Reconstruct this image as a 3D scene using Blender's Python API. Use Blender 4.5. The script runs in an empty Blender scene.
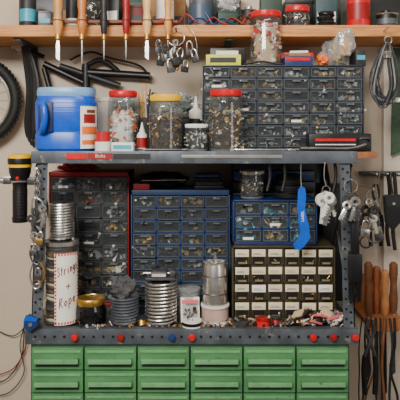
import bpy, bmesh, math, random
from mathutils import Vector, Matrix, Euler, noise
random.seed(7)
R=random.random
def U(a,b): return a+(b-a)*random.random()
F=600.0; CY=-2.25; ZC=1.5; HY=130.0
def S(y): return (y-CY)/F
def X(px,y): return (px-200)*S(y)
def Z(py,y): return ZC-(py-HY)*S(y)

# ---------------------------------------------------------------- materials
def srgb(c):
    return tuple(((v/255)/12.92 if v/255<=0.04045 else ((v/255+0.055)/1.055)**2.4) for v in c)
MC={}
def mat(name,c,rough=.5,metal=0.,var=.15,scale=25.,bump=0.,spec=.5,wear=None):
    if name in MC: return MC[name]
    m=bpy.data.materials.new(name); m.use_nodes=True; nt=m.node_tree; n=nt.nodes; l=nt.links
    p=n['Principled BSDF']; c=srgb(c)
    p.inputs['Roughness'].default_value=rough; p.inputs['Metallic'].default_value=metal
    p.inputs['Specular IOR Level'].default_value=spec
    tc=n.new('ShaderNodeTexCoord'); nz=n.new('ShaderNodeTexNoise'); nz.inputs['Scale'].default_value=scale; nz.inputs['Detail'].default_value=4
    l.new(tc.outputs['Object'],nz.inputs['Vector'])
    cr=n.new('ShaderNodeValToRGB'); e=cr.color_ramp.elements
    e[0].position=.3; e[1].position=.7
    e[0].color=(*[v*(1-var) for v in c],1); e[1].color=(*[min(1,v*(1+var)) for v in c],1)
    l.new(nz.outputs['Fac'],cr.inputs['Fac']); out=cr.outputs['Color']
    if wear:
        wc,th,ws=wear
        n2=n.new('ShaderNodeTexNoise'); n2.inputs['Scale'].default_value=ws; n2.inputs['Detail'].default_value=8; n2.inputs['Roughness'].default_value=.75
        l.new(tc.outputs['Object'],n2.inputs['Vector'])
        c2=n.new('ShaderNodeValToRGB'); c2.color_ramp.elements[0].position=th; c2.color_ramp.elements[1].position=th+.08
        l.new(n2.outputs['Fac'],c2.inputs['Fac'])
        mx=n.new('ShaderNodeMix'); mx.data_type='RGBA'; mx.inputs[7].default_value=(*srgb(wc),1)
        l.new(c2.outputs['Color'],mx.inputs[0]); l.new(out,mx.inputs[6]); out=mx.outputs[2]
    l.new(out,p.inputs['Base Color'])
    if bump>0:
        b=n.new('ShaderNodeBump'); b.inputs['Strength'].default_value=bump; b.inputs['Distance'].default_value=.004
        l.new(nz.outputs['Fac'],b.inputs['Height']); l.new(b.outputs['Normal'],p.inputs['Normal'])
    MC[name]=m; return m
def clear(name,tint=(240,243,243),haze=.05,hcol=(200,205,205),rough=.05,refl=.5,base=.07):
    if name in MC: return MC[name]
    m=bpy.data.materials.new(name); m.use_nodes=True; nt=m.node_tree; n=nt.nodes; l=nt.links
    for x in list(n): n.remove(x)
    o=n.new('ShaderNodeOutputMaterial'); t=n.new('ShaderNodeBsdfTransparent'); t.inputs[0].default_value=(*srgb(tint),1)
    d=n.new('ShaderNodeBsdfDiffuse'); d.inputs[0].default_value=(*srgb(hcol),1)
    g=n.new('ShaderNodeBsdfGlossy'); g.inputs['Roughness'].default_value=rough
    m1=n.new('ShaderNodeMixShader'); m1.inputs[0].default_value=haze
    m2=n.new('ShaderNodeMixShader'); lw=n.new('ShaderNodeLayerWeight'); lw.inputs[0].default_value=.5
    pw=n.new('ShaderNodeMath'); pw.operation='POWER'; pw.inputs[1].default_value=3.5
    ma=n.new('ShaderNodeMath'); ma.operation='MULTIPLY_ADD'; ma.inputs[1].default_value=refl; ma.inputs[2].default_value=base
    l.new(lw.outputs['Facing'],pw.inputs[0]); l.new(pw.outputs[0],ma.inputs[0])
    l.new(t.outputs[0],m1.inputs[1]); l.new(d.outputs[0],m1.inputs[2])
    l.new(ma.outputs[0],m2.inputs[0]); l.new(m1.outputs[0],m2.inputs[1]); l.new(g.outputs[0],m2.inputs[2]); l.new(m2.outputs[0],o.inputs[0])
    MC[name]=m; return m
def wood(name,c1,c2,scale=8.):
    m=bpy.data.materials.new(name); m.use_nodes=True; nt=m.node_tree; n=nt.nodes; l=nt.links
    p=n['Principled BSDF']; p.inputs['Roughness'].default_value=.6
    tc=n.new('ShaderNodeTexCoord'); mp=n.new('ShaderNodeMapping'); mp.inputs['Scale'].default_value=(1,12,14)
    nz=n.new('ShaderNodeTexNoise'); nz.inputs['Scale'].default_value=scale; nz.inputs['Detail'].default_value=6
    l.new(tc.outputs['Object'],mp.inputs[0]); l.new(mp.outputs[0],nz.inputs['Vector'])
    cr=n.new('ShaderNodeValToRGB'); e=cr.color_ramp.elements; e[0].position=.35;e[1].position=.65
    e[0].color=(*srgb(c1),1); e[1].color=(*srgb(c2),1)
    l.new(nz.outputs['Fac'],cr.inputs[0]); l.new(cr.outputs[0],p.inputs['Base Color']); return m

STEEL=mat('steel',(205,203,198),.26,.9,.15,60)
DSTEEL=mat('dark_steel',(92,92,94),.42,.8,.25,40)
GALV=mat('galvanised_grey',(86,92,100),.48,.35,.35,18,.1,wear=((150,144,132),.57,22))
BRASS=mat('brass',(200,158,78),.33,.9)
BLACK=mat('black_plastic',(15,15,17),.4)
RUBBER=mat('black_rubber',(12,12,13),.65)
CHAR=mat('charcoal',(32,33,36),.5)
RED=mat('red_plastic',(205,20,28),.3)
DRED=mat('dark_red_paint',(150,18,24),.42)
YEL=mat('yellow_plastic',(240,190,20),.32)
ORG=mat('orange_plastic',(236,110,30),.42)
BLUE=mat('blue_plastic',(10,84,200),.3)
NAVY=mat('navy_paint',(20,50,104),.42)
SLATE=mat('slate_frame',(38,44,56),.42,0,.2,20,0,.5,((70,74,80),.62,30))
CAB=mat('bluegrey_frame',(30,54,92),.45)
DGRY=mat('divider_grey',(52,52,54),.5)
GREEN=mat('green_enamel',(80,134,86),.34,0,.16,10,.06,wear=((60,80,58),.60,30))
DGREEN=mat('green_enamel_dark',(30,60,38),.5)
DKG=mat('dark_green',(20,56,40),.5)
WHITE=mat('white_plastic',(232,230,222),.4,0,.05)
PAPER=mat('paper_white',(240,236,226),.8,0,.04)
CREAM=mat('cream_card',(222,210,180),.8,0,.1)
TAN=mat('tan_wood_handle',(212,150,82),.45,0,.2,50)
BRN=mat('brown_leather',(112,66,38),.6,0,.3,40,.2)
DBRN=mat('dark_brown',(50,34,26),.7,0,.4,60,.3)
ROPE=mat('rope_brown',(98,76,54),.8,0,.5,120,.4)
OLIVE=mat('olive_drawer',(62,54,36),.5,0,.3)
OLIVL=mat('olive_light',(124,110,78),.5)
CYAN=mat('cyan_plastic',(50,165,190),.4)
PINK=mat('pink_card',(214,100,110),.6)
CLOTH=mat('grey_cloth',(74,74,76),.95,0,.3,80,.5)
DARKIN=mat('dark_interior',(10,10,11),.9)
BEIGE=mat('beige',(200,176,140),.6)
KRAFT=mat('kraft_cardboard',(150,112,76),.85,0,.1,30)
LG=mat('zinc_light',(214,210,202),.35,.2,.15); MG=mat('zinc_mid',(138,137,133),.4,.25,.2); GD=mat('zinc_yellow',(196,160,92),.4,.2,.2)
CLR=clear('clear_plastic')
CLRD=clear('drawer_clear',(232,235,236),.08,(140,146,150),.12,.3,.045)
HAZE=clear('hazy_bag',(230,232,235),.28,(215,218,220),.12)
DHAZE=clear('drawer_edge',(180,185,190),.5,(126,132,138),.2,.3)
SMOKE=clear('smoked',(80,80,85),.2,(40,42,46),.08)
WOODP=wood('pine_plank',(186,118,62),(222,158,94))
BITS=[STEEL,STEEL,DSTEEL,BRASS,BLACK,STEEL,mat('rust',(130,74,44),.7),WHITE,mat('bit_grey',(160,160,158),.5),DBRN]
DB=[LG,LG,MG,GD,BLACK,LG,MC['rust'],WHITE,DBRN,LG,BEIGE]

# ---------------------------------------------------------------- builder
class B:
    def __init__(s,name):
        s.n=name; s.V=[]; s.Fc=[]; s.M=[]; s.ms=[]; s.T=Matrix.Identity(4)
    def mi(s,m):
        if m not in s.ms: s.ms.append(m)
        return s.ms.index(m)
    def add(s,vs,fs,m):
        o=len(s.V); T=s.T; k=s.mi(m)
        s.V.extend([T@Vector(v) for v in vs]); s.Fc.extend([tuple(i+o for i in f) for f in fs]); s.M.extend([k]*len(fs))
    def box(s,c,d,m,bev=0,rot=None):
        x,y,z=[v/2 for v in d]; c=Vector(c)
        if bev>0:
            bm=bmesh.new(); bmesh.ops.create_cube(bm,size=1)
            for v in bm.verts: v.co=Vector((v.co.x*d[0],v.co.y*d[1],v.co.z*d[2]))
            bmesh.ops.bevel(bm,geom=bm.edges[:],offset=min(bev,min(d)*.49),segments=2,profile=.6,affect='EDGES')
            bm.verts.index_update(); vs=[v.co.copy() for v in bm.verts]; fs=[[v.index for v in f.verts] for f in bm.faces]; bm.free()
        else:
            vs=[Vector((a*x,b*y,e*z)) for a in(-1,1) for b in(-1,1) for e in(-1,1)]
            fs=[(0,1,3,2),(4,6,7,5),(0,4,5,1),(2,3,7,6),(0,2,6,4),(1,5,7,3)]
        if rot: 
            r=Euler(rot).to_matrix(); vs=[r@v for v in vs]
        s.add([v+c for v in vs],fs,m)
    def bx(s,x0,x1,y0,y1,z0,z1,m,bev=0): s.box(((x0+x1)/2,(y0+y1)/2,(z0+z1)/2),(abs(x1-x0),abs(y1-y0),abs(z1-z0)),m,bev)
    def lathe(s,prof,m,c=(0,0,0),seg=32,sx=1,sy=1,sq=2.,cap=True):
        vs=[];fs=[]
        for r,z in prof:
            r=max(r,1e-5)
            for i in range(seg):
                a=2*math.pi*i/seg; ca,sa=math.cos(a),math.sin(a)
                k=(abs(ca)**sq+abs(sa)**sq)**(-1/sq)
                vs.append((c[0]+r*ca*k*sx,c[1]+r*sa*k*sy,c[2]+z))
        for j in range(len(prof)-1):
            for i in range(seg):
                i2=(i+1)%seg; fs.append((j*seg+i,j*seg+i2,(j+1)*seg+i2,(j+1)*seg+i))
        if cap: fs.append(tuple(range(seg))[::-1]); fs.append(tuple((len(prof)-1)*seg+i for i in range(seg)))
        s.add(vs,fs,m)
    def cyl(s,p0,p1,r0,m,r1=None,seg=14):
        s.rod([p0,p1],[r0,r0 if r1 is None else r1],m,seg)
    def rod(s,pts,rs,m,seg=10,closed=False):
        pts=[Vector(p) for p in pts]; n=len(pts)
        if not hasattr(rs,'__len__'): rs=[rs]*n
        vs=[];fs=[];N=None
        for i,p in enumerate(pts):
            a=pts[(i-1)%n] if (closed or i>0) else p
            b=pts[(i+1)%n] if (closed or i<n-1) else p
            t=(b-a)
            if t.length<1e-9: t=Vector((0,0,1))
            t.normalize()
            if N is None:
                N=t.orthogonal().normalized()
            else:
                N=(N-t*N.dot(t)); N=N.normalized() if N.length>1e-6 else t.orthogonal().normalized()
            Bn=t.cross(N)
            for k in range(seg):
                an=2*math.pi*k/seg; vs.append(p+(N*math.cos(an)+Bn*math.sin(an))*rs[i])
        for i in range(n if closed else n-1):
            j=(i+1)%n
            for k in range(seg):
                k2=(k+1)%seg; fs.append((i*seg+k,i*seg+k2,j*seg+k2,j*seg+k))
        if not closed: fs.append(tuple(range(seg))[::-1]); fs.append(tuple((n-1)*seg+k for k in range(seg)))
        s.add(vs,fs,m)
    def curve(s,pts,r,m,seg=8,sub=6,closed=False):
        P=[Vector(p) for p in pts]; n=len(P); out=[]
        rng=range(n if closed else n-1)
        for i in rng:
            if closed: a,b,c,d=P[i-1],P[i],P[(i+1)%n],P[(i+2)%n]
            else: a,b,c,d=P[max(i-1,0)],P[i],P[i+1],P[min(i+2,n-1)]
            for k in range(sub):
                t=k/sub; out.append(.5*((2*b)+(c-a)*t+(2*a-5*b+4*c-d)*t*t+(3*b-a-3*c+d)*t**3))
        if not closed: out.append(P[-1])
        s.rod(out,r,m,seg,closed)
    def ring(s,c,R_,r,m,axis='Y',n=20,seg=8,tilt=0,ez=1.):
        pts=[]
        for i in range(n):
            a=2*math.pi*i/n; u,v=R_*math.cos(a),R_*math.sin(a)*ez
            if axis=='Y': p=Vector((u,0,v))
            elif axis=='Z': p=Vector((u,v,0))
            else: p=Vector((0,u,v))
            if tilt: p=Matrix.Rotation(tilt,3,'Z')@p
            pts.append(p+Vector(c))
        s.rod(pts,r,m,seg,True)
    def helix(s,c,R_,pitch,turns,r,m,n=18,seg=6):
        pts=[]
        for i in range(int(turns*n)+1):
            a=2*math.pi*i/n; pts.append((c[0]+R_*math.cos(a),c[1]+R_*math.sin(a),c[2]+pitch*i/n))
        s.rod(pts,r,m,seg)
    def prism(s,pts,y0,y1,m):
        n=len(pts); vs=[(p[0],y0,p[1]) for p in pts]+[(p[0],y1,p[1]) for p in pts]
        fs=[tuple(range(n)),tuple(range(n,2*n))[::-1]]+[(i,(i+1)%n,n+(i+1)%n,n+i) for i in range(n)]
        s.add(vs,fs,m)
    def blob(s,c,d,m,amp=.25,fr=2.5,seed=0,nu=26,nv=16):
        vs=[];fs=[]
        for j in range(nv+1):
            th=math.pi*j/nv
            for i in range(nu):
                a=2*math.pi*i/nu; v=Vector((math.sin(th)*math.cos(a),math.sin(th)*math.sin(a),math.cos(th)))
                k=1+amp*noise.noise(v*fr+Vector((seed*3.7,seed,0)))*1.5
                w=v*k; w.z=max(w.z,-.9)
                vs.append((c[0]+w.x*d[0],c[1]+w.y*d[1],c[2]+w.z*d[2]))
        for j in range(nv):
            for i in range(nu):
                i2=(i+1)%nu; fs.append((j*nu+i,(j+1)*nu+i,(j+1)*nu+i2,j*nu+i2))
        s.add(vs,fs,m)
    def screw(s,p,d,L,r,m):
        p=Vector(p); d=Vector(d).normalized()
        s.rod([p,p+d*L],[r*.55,r*.55],m,6); s.rod([p+d*L,p+d*(L+r*.9)],[r*1.2,r*1.2],m,6)
    def bit(s,p,sz,m):
        k=random.random(); d=Vector((U(-1,1),U(-.6,.6),U(-1,1)))
        if d.length<.1: d=Vector((1,0,0))
        if k<.4: s.box(p,(sz*U(.5,1.3),sz*U(.4,1),sz*U(.4,1)),m,0,(U(0,3),U(0,3),U(0,3)))
        elif k<.8: s.screw(p,d,sz*U(1,1.8),sz*.28,m)
        else:
            d.normalize(); s.rod([Vector(p),Vector(p)+d*sz*.25],sz*.55,m,8)
    def bits(s,x0,x1,y0,y1,z0,z1,n,sz,ms=BITS):
        for _ in range(n): s.bit((U(x0,x1),U(y0,y1),U(z0,z1)),sz*U(.6,1.2),random.choice(ms))
    def text(s,body,size,f,m):
        cu=bpy.data.curves.new('t','FONT'); cu.body=body; cu.size=size; cu.align_x='CENTER'; cu.align_y='CENTER'; cu.resolution_u=3
        ob=bpy.data.objects.new('t',cu); bpy.context.collection.objects.link(ob)
        dg=bpy.context.evaluated_depsgraph_get(); me=bpy.data.meshes.new_from_object(ob.evaluated_get(dg))
        s.add([f(v.co.x,v.co.y) for v in me.vertices],[tuple(p.vertices) for p in me.polygons],m)
        bpy.data.objects.remove(ob); bpy.data.meshes.remove(me); bpy.data.curves.remove(cu)
    def done(s,ang=38):
        me=bpy.data.meshes.new(s.n); me.from_pydata([tuple(v) for v in s.V],[],s.Fc)
        for m in s.ms: me.materials.append(m)
        me.polygons.foreach_set('material_index',s.M); me.update()
        bm=bmesh.new(); bm.from_mesh(me); bmesh.ops.recalc_face_normals(bm,faces=bm.faces); bm.to_mesh(me); bm.free()
        me.polygons.foreach_set('use_smooth',[True]*len(me.polygons)); me.set_sharp_from_angle(angle=math.radians(ang))
        xs=[v.co for v in me.vertices]; lo=Vector([min(v[i] for v in xs) for i in range(3)]); hi=Vector([max(v[i] for v in xs) for i in range(3)])
        o=Vector(((lo.x+hi.x)/2,(lo.y+hi.y)/2,lo.z)); me.transform(Matrix.Translation(-o))
        ob=bpy.data.objects.new(s.n,me); ob.location=o; bpy.context.collection.objects.link(ob); return ob

MS=1.434; BZ=.906; TS=1.85
# ---------------------------------------------------------------- room
WALL=mat('wall_paint',(208,192,172),.85,0,.07,3,.05)
b=B('wall_back'); b.bx(-2.6,2.6,0,.1,0,2.7,WALL); b.done()
b=B('wall_left'); b.bx(-2.7,-2.6,-4,.1,0,2.7,WALL); b.done()
b=B('wall_right'); b.bx(2.6,2.7,-4,.1,0,2.7,WALL); b.done()
b=B('floor'); b.bx(-2.7,2.7,-4,.1,-.1,0,mat('concrete',(110,104,96),.8,0,.15,6,.2)); b.done()
b=B('ceiling'); b.bx(-2.7,2.7,-4,.1,2.7,2.8,mat('ceiling_paint',(205,196,182),.9,0,.03)); b.done()
b=B('trim_1'); b.bx(X(383,-.02),X(450,-.02),-.03,0,0,1.80,mat('trim_white',(220,208,192),.6,0,.04)); b.done()

# ---------------------------------------------------------------- wall shelf
b=B('wall_shelf'); b.bx(-1.3,1.3,-.25,0,TS-.038,TS,WOODP,.002)
for x in(-.95,-.62,.1,.9):
    b.bx(x-.012,x+.012,-.22,-.001,TS-.046,TS-.038,DSTEEL); b.bx(x-.012,x+.012,-.008,0,TS-.2,TS-.038,DSTEEL)
b.done()

# ---------------------------------------------------------------- steel shelving / bench
b=B('steel_workbench')
xl,xr=X(30,-.45),X(354,-.45)
def angle_post(x,sgn,y,ys,ztop,lean=0):
    z0=BZ-.043
    def q(z): return x+lean*(z-z0)/(ztop-z0)
    def slab(xa,xb,ya,yb):
        vs=[];
        for z in(z0,ztop):
            o=q(z)-x
            vs+=[(xa+o,ya,z),(xb+o,ya,z),(xb+o,yb,z),(xa+o,yb,z)]
        b.add(vs,[(0,1,2,3),(4,5,6,7),(0,1,5,4),(1,2,6,5),(2,3,7,6),(3,0,4,7)],GALV)
    slab(x,x+sgn*.034,y,y+ys*.003); slab(x,x+sgn*.003,y,y+ys*.034)
    z=z0+.06
    while z<ztop-.02:
        for dx in(.011,.025): b.cyl((q(z)+sgn*dx,y-ys*.001,z+(0.01 if dx>.02 else 0)),(q(z)+sgn*dx,y-ys*.0002,z+(0.01 if dx>.02 else 0)),.004,DARKIN,seg=8)
        z+=.03
angle_post(xl+.002,1,-.45,1,MS,.018); angle_post(xr+.004,-1,-.45,1,MS,-.014)
angle_post(xl+.012,1,-.03,-1,MS); angle_post(xr,-1,-.03,-1,MS)
b.bx(xl-.01,xr+.01,-.45,-.02,BZ-.02,BZ,DSTEEL,.001)
b.bx(xl-.01,xr+.01,-.468,-.46,BZ-.043,BZ+.002,GALV,.001)
b.bx(xl-.01,xr+.01,-.46,-.44,BZ-.002,BZ+.002,GALV)
for i in range(34):
    x=xl+.02+i*.029
    b.cyl((x,-.4695,BZ-.02),(x,-.468,BZ-.02),.004,DARKIN,seg=10)
b.bx(xl+.006,xr+.006,-.45,-.02,MS-.012,MS,GALV,.001)
b.bx(xl+.006,xr+.006,-.462,-.45,MS-.034,MS+.003,GALV,.002)
b.bx(xr+.006,X(377,-.45),-.455,-.05,MS-.018,MS,mat('worn_board',(150,92,58),.7,0,.3,30),.001)
for x in (xl+.016,xr-.004):
    b.rod([(x,-.43,BZ+.03),(x,-.05,MS-.04)],.006,DSTEEL,6); b.rod([(x,-.05,BZ+.03),(x,-.43,MS-.04)],.006,DSTEEL,6)
for px,m in((75,RED),(121,DRED),(172,NAVY),(192,RED),(313,RED),(333,DRED),(355,RED)):
    x=X(px,-.47); z=Z(337,-.47)
    b.T=Matrix.Translation((x,-.468,z))@Matrix.Rotation(math.pi/2,4,'X')
    b.lathe([(.005,0),(.0095,.003),(.0105,.011),(.008,.015),(0,.016)],m,seg=16); b.T=Matrix.Identity(4)
b.done()

# green parts cabinet
b=B('green_drawer_cabinet')
gx0,gx1=X(30,-.47),X(350,-.47); gy=-.47; gt=BZ-.0445
b.bx(gx0,gx1,-.462,-.06,.0,gt,DGREEN,.002)
cols=6; cw=(gx1-gx0-.008)/cols; z=gt-.004; row=0
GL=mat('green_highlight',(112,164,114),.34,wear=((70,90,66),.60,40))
while z>.09:
    h=.067 if row else .068
    for c in range(cols):
        x0=gx0+.004+c*cw+.0025; x1=x0+cw-.005; z1=z-.002; z0=z-h+.002; dy=U(-.003,.002)
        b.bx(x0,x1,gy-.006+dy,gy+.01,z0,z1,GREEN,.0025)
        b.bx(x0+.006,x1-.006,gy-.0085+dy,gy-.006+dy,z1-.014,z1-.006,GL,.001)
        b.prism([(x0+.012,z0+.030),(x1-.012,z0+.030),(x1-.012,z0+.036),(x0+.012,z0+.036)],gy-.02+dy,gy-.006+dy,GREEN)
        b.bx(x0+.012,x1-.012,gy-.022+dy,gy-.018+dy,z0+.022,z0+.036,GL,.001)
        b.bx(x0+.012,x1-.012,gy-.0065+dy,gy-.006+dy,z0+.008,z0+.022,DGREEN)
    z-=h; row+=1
b.done()

# ---------------------------------------------------------------- drawer cabinets
def cabinet(name,px0,px1,z0,z1,yf,depth,cols,rows,fm,style='clear',nb=9,topgap=0,sz=.011,ms=DB,label=0.,dm=None,fmax=.95):
    b=B(name); x0,x1=X(px0,yf),X(px1,yf); t=.005; dm=dm or fm
    b.bx(x0,x0+t,yf-.004,yf+depth,z0,z1,fm,.001); b.bx(x1-t,x1,yf-.004,yf+depth,z0,z1,fm,.001)
    b.bx(x0,x1,yf-.004,yf+depth,z0,z0+t+.003,fm,.001); b.bx(x0,x1,yf-.004,yf+depth,z1-t-topgap,z1,fm,.001)
    b.bx(x0,x1,yf+depth-.004,yf+depth,z0,z1,fm)
    iz0=z0+t+.003; iz1=z1-t-topgap; cw=(x1-x0-2*t)/cols; rh=(iz1-iz0)/rows
    for c in range(1,cols): b.bx(x0+t+c*cw-.002,x0+t+c*cw+.002,yf-.002,yf+depth-.004,iz0,iz1,dm)
    for r in range(1,rows): b.bx(x0+t,x1-t,yf-.002,yf+depth-.004,iz0+r*rh-.002,iz0+r*rh+.002,dm)
    for c in range(cols):
        for r in range(rows):
            a=x0+t+c*cw+.0032; e=a+cw-.0064; lo=iz0+r*rh+.003; hi=lo+rh-.006; o=-U(0,.010) if R()<.4 else 0
            yy=yf+o
            if style=='clear':
                b.bx(a,e,yy-.001,yy+.001,lo,hi,CLRD)
                b.bx(a,e,yy-.002,yy+.002,lo,lo+.0022,DHAZE); b.bx(a,e,yy-.003,yy+.002,hi-.0025,hi,DHAZE)
                b.bx(a,a+.0018,yy-.002,yy+.002,lo,hi,DHAZE); b.bx(e-.0018,e,yy-.002,yy+.002,lo,hi,DHAZE)
                m_=(a+e)/2; hw=(e-a)*.16
                b.bx(m_-hw,m_+hw,yy-.010,yy-.001,hi-.006,hi-.004,DHAZE,.001)
                b.bx(m_-hw,m_+hw,yy-.011,yy-.009,hi-.009,hi-.004,DHAZE,.0005)
                b.bx(a+.001,e-.001,yy+.002,yf+depth*.8,lo,lo+.002,DHAZE)
                f=U(.3,fmax); k=random.sample(ms,min(2,len(ms)))
                if R()<.88:
                    b.bx(a+.003,e-.003,yy+.014,yy+.05,lo+.002,lo+.002+(hi-lo)*f*.6,random.choice([DBRN,CHAR,DGRY]))
                    b.bits(a+.007,e-.007,yy+.006,yy+.013,lo+.006,lo+.005+(hi-lo)*f*.75,nb,sz,k)
                if R()<label:
                    b.bx(m_-hw*1.3,m_+hw*1.3,yy-.0015,yy-.001,lo+.005,lo+.013,PAPER)
            else:
                mid=lo+(hi-lo)*.5
                b.bx(a,e,yy-.002,yy+.001,lo,hi,OLIVE,.0008)
                b.bx(a+.0015,e-.0015,yy-.0035,yy-.002,mid,hi-.002,CREAM if R()<.8 else PAPER,.0004)
                b.bx(a+.006,e-.006-U(0,.01),yy-.004,yy-.0035,mid+.006,mid+.0072,CHAR)
                b.bx(a+.008,e-.009-U(0,.01),yy-.004,yy-.0035,mid+.010,mid+.011,CHAR)
                b.bx(a+.010,e-.010,yy-.012,yy-.002,lo+.004,lo+.007,OLIVE)
                b.bx(a+.010,e-.010,yy-.0125,yy-.011,lo+.004,lo+.010,OLIVL)
                b.bx(a+.005,e-.005,yy-.0025,yy-.002,lo+.002,mid-.002,DARKIN)
                if R()<.5: b.bits(a+.007,e-.007,yy-.006,yy-.004,lo+.008,mid-.005,2,.006,[DSTEEL,LG,BRASS,DBRN,GD])
    return b,x0,x1
b,_,_=cabinet('small_parts_drawer_cabinet',202,364,MS,1.709,-.32,.16,6,7,SLATE,nb=12,label=.15,sz=.013); b.done()
b,_,_=cabinet('red_parts_drawer_cabinet',49,129,BZ,Z(172,-.21),-.21,.16,3,9,DRED,nb=12,topgap=.010,label=.12,dm=DGRY,sz=.015); b.done()
b,_,_=cabinet('blue_parts_drawer_cabinet',131,230,BZ,Z(190,-.27),-.27,.16,4,9,CAB,nb=9,topgap=.012,ms=[DSTEEL,BLACK,MG,DBRN,CHAR,LG,GD],dm=NAVY,fmax=.75,sz=.014); b.done()
zt=Z(246,-.385)
b,_,_=cabinet('labelled_bin_cabinet',232,335,BZ+.0025,zt,-.385,.2,6,4,OLIVE,'label'); b.done()
b,_,_=cabinet('navy_parts_drawer_cabinet',233,317,zt+.0005,Z(200,-.36),-.36,.15,3,3,NAVY,nb=13,label=.2,ms=[LG,BLACK,CYAN,WHITE,MG,GD],sz=.015); b.done()

# ---------------------------------------------------------------- jars
def jar(name,px0,px1,pt,y,z0,lidm,fill,ms,lidh=.018,n=110,sz=.010,core=DBRN,glass=CLR,neck=.86,H_=None):
    b=B(name); s=S(y); cx=X((px0+px1)/2,y); r=(px1-px0)/2*s; h=H_ or (Z(pt,y)-z0); c=(cx,y,z0)
    H=h-lidh
    b.lathe([(r*.9,0),(r,.006),(r,H-.022),(r*.97,H-.012),(r*neck,H-.003),(r*neck,H)],glass,c,32)
    b.lathe([(r*.9,.0005),(r*.97,.004),(r*.88,.007),(0,.007)],HAZE,c,32)
    fz=H*fill
    b.lathe([(r*.70,.009),(r*.74,.014),(r*.74,fz-.014),(r*.4,fz-.008)],core,c,18)
    for _ in range(int(n*1.5)):
        a=U(0,6.283); rr=r*U(.74,.86); b.bit((cx+rr*math.cos(a),y+rr*math.sin(a),z0+U(.014,fz)),sz*U(.5,1.),random.choice(ms))
    for _ in range(n//4):
        a=U(0,6.283); rr=r*U(0,.7); b.bit((cx+rr*math.cos(a),y+rr*math.sin(a),z0+fz-.004),sz,random.choice(ms))
    R_=r*(neck+.06)
    b.lathe([(R_*.98,H-.002),(R_,H),(R_,H+lidh-.003),(R_*.95,H+lidh),(R_*.88,H+lidh),(R_*.86,H+lidh-.002),(0,H+lidh-.002)],lidm,c,40)
    for i in range(36):
        a=2*math.pi*i/36; b.box((cx+R_*math.cos(a),y+R_*math.sin(a),z0+H+lidh*.5),(.0016,.0016,lidh*.75),lidm,0,(0,0,a))
    return b
WB=[WHITE,PAPER,WHITE,BEIGE,ORG,LG]
jar('screw_jar_red_lid',108,138,91,-.29,MS,RED,.72,WB,core=WHITE,sz=.014,n=60).done()
jar('hardware_jar_yellow_lid',149,182,95,-.385,MS,YEL,.68,[BRASS,DBRN,MG,BLACK,DSTEEL,GD,BRN,DBRN,CHAR],sz=.011,n=130).done()
jar('small_fastener_jar',185,208,124,-.385,MS,WHITE,.75,[LG,DSTEEL,WHITE,STEEL],sz=.009,lidh=.01,n=70,core=DSTEEL,neck=.92).done()
jar('hardware_jar_red_lid',209,243,90,-.395,MS,RED,.72,[BEIGE,BLACK,BRASS,BRN,MG,GD,DBRN,LG,CHAR],sz=.012,n=130).done()
jar('parts_jar_red_lid',250,282,12,-.25,1.7095,RED,.85,[WHITE,PAPER,BRN,PINK,LG,RED,BEIGE],sz=.018,core=BEIGE,n=50).done()
jar('dark_jar_brass_lid',76,106,297,-.405,BZ,BRASS,.8,[BLACK,CHAR,DSTEEL],glass=SMOKE,core=BLACK,sz=.009,n=50).done()

# rope jar with handwritten label
y=-.40; s=S(y); cx=X(61.5,y); r=17*s; H=Z(240,y)-BZ
b=B('rope_storage_jar')
b.lathe([(r*.92,0),(r,.006),(r,H-.02),(r*.96,H-.01),(r*.96,H)],CLR,(cx,y,BZ),32)
b.lathe([(r*.98,H-.012),(r*1.0,H-.012),(r*1.0,H),(0,H)],STEEL,(cx,y,BZ),32)
b.lathe([(r*.74,.006),(r*.78,.02),(r*.78,H*.88),(r*.6,H*.92)],DBRN,(cx,y,BZ),20)
for k in range(34):
    z=BZ+.012+k*.0068; t=U(-.006,.006)
    pts=[(cx+r*.84*math.cos(a*.314),y+r*.84*math.sin(a*.314),z+t*math.cos(a*.314+k)) for a in range(20)]
    b.rod(pts,U(.003,.0048),random.choice([ROPE,BRN,CREAM,CHAR,ROPE,ROPE,BLACK]),6,True)
ac=math.radians(-56)
def lp(u,v,e=.0015): 
    a=ac+u/r; return (cx+(r+e)*math.cos(a),y+(r+e)*math.sin(a),BZ+v)
lw=.040; z0,z1=.008,H-.032
vs=[];N=14
for i in range(N+1):
    for q in(z0,z1): vs.append(lp(-lw+2*lw*i/N,q,.001))
b.add(vs,[(2*i,2*i+2,2*i+3,2*i+1) for i in range(N)],PAPER)
def patch(u0,u1,v0,v1,m,sk=0):
    n=3; vs=[]
    for i in range(n+1):
        u=u0+(u1-u0)*i/n; vs+= [lp(u,v0+sk*i/n),lp(u,v1+sk*i/n)]
    b.add(vs,[(2*i,2*i+2,2*i+3,2*i+1) for i in range(n)],m)
for i in range(9):
    u=-lw+.002+i*.0088; patch(u,u+.005,z1-.008,z1-.001,RED,.002); patch(u,u+.005,z0+.001,z0+.008,RED,.002)
for i in range(20):
    v=z0+.004+i*(z1-z0-.008)/20; patch(-lw+.0005,-lw+.006,v,v+.006,RED,.002); patch(lw-.006,lw-.0005,v,v+.006,RED,.002)
INK=mat('ink',(110,14,30),.7)
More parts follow.
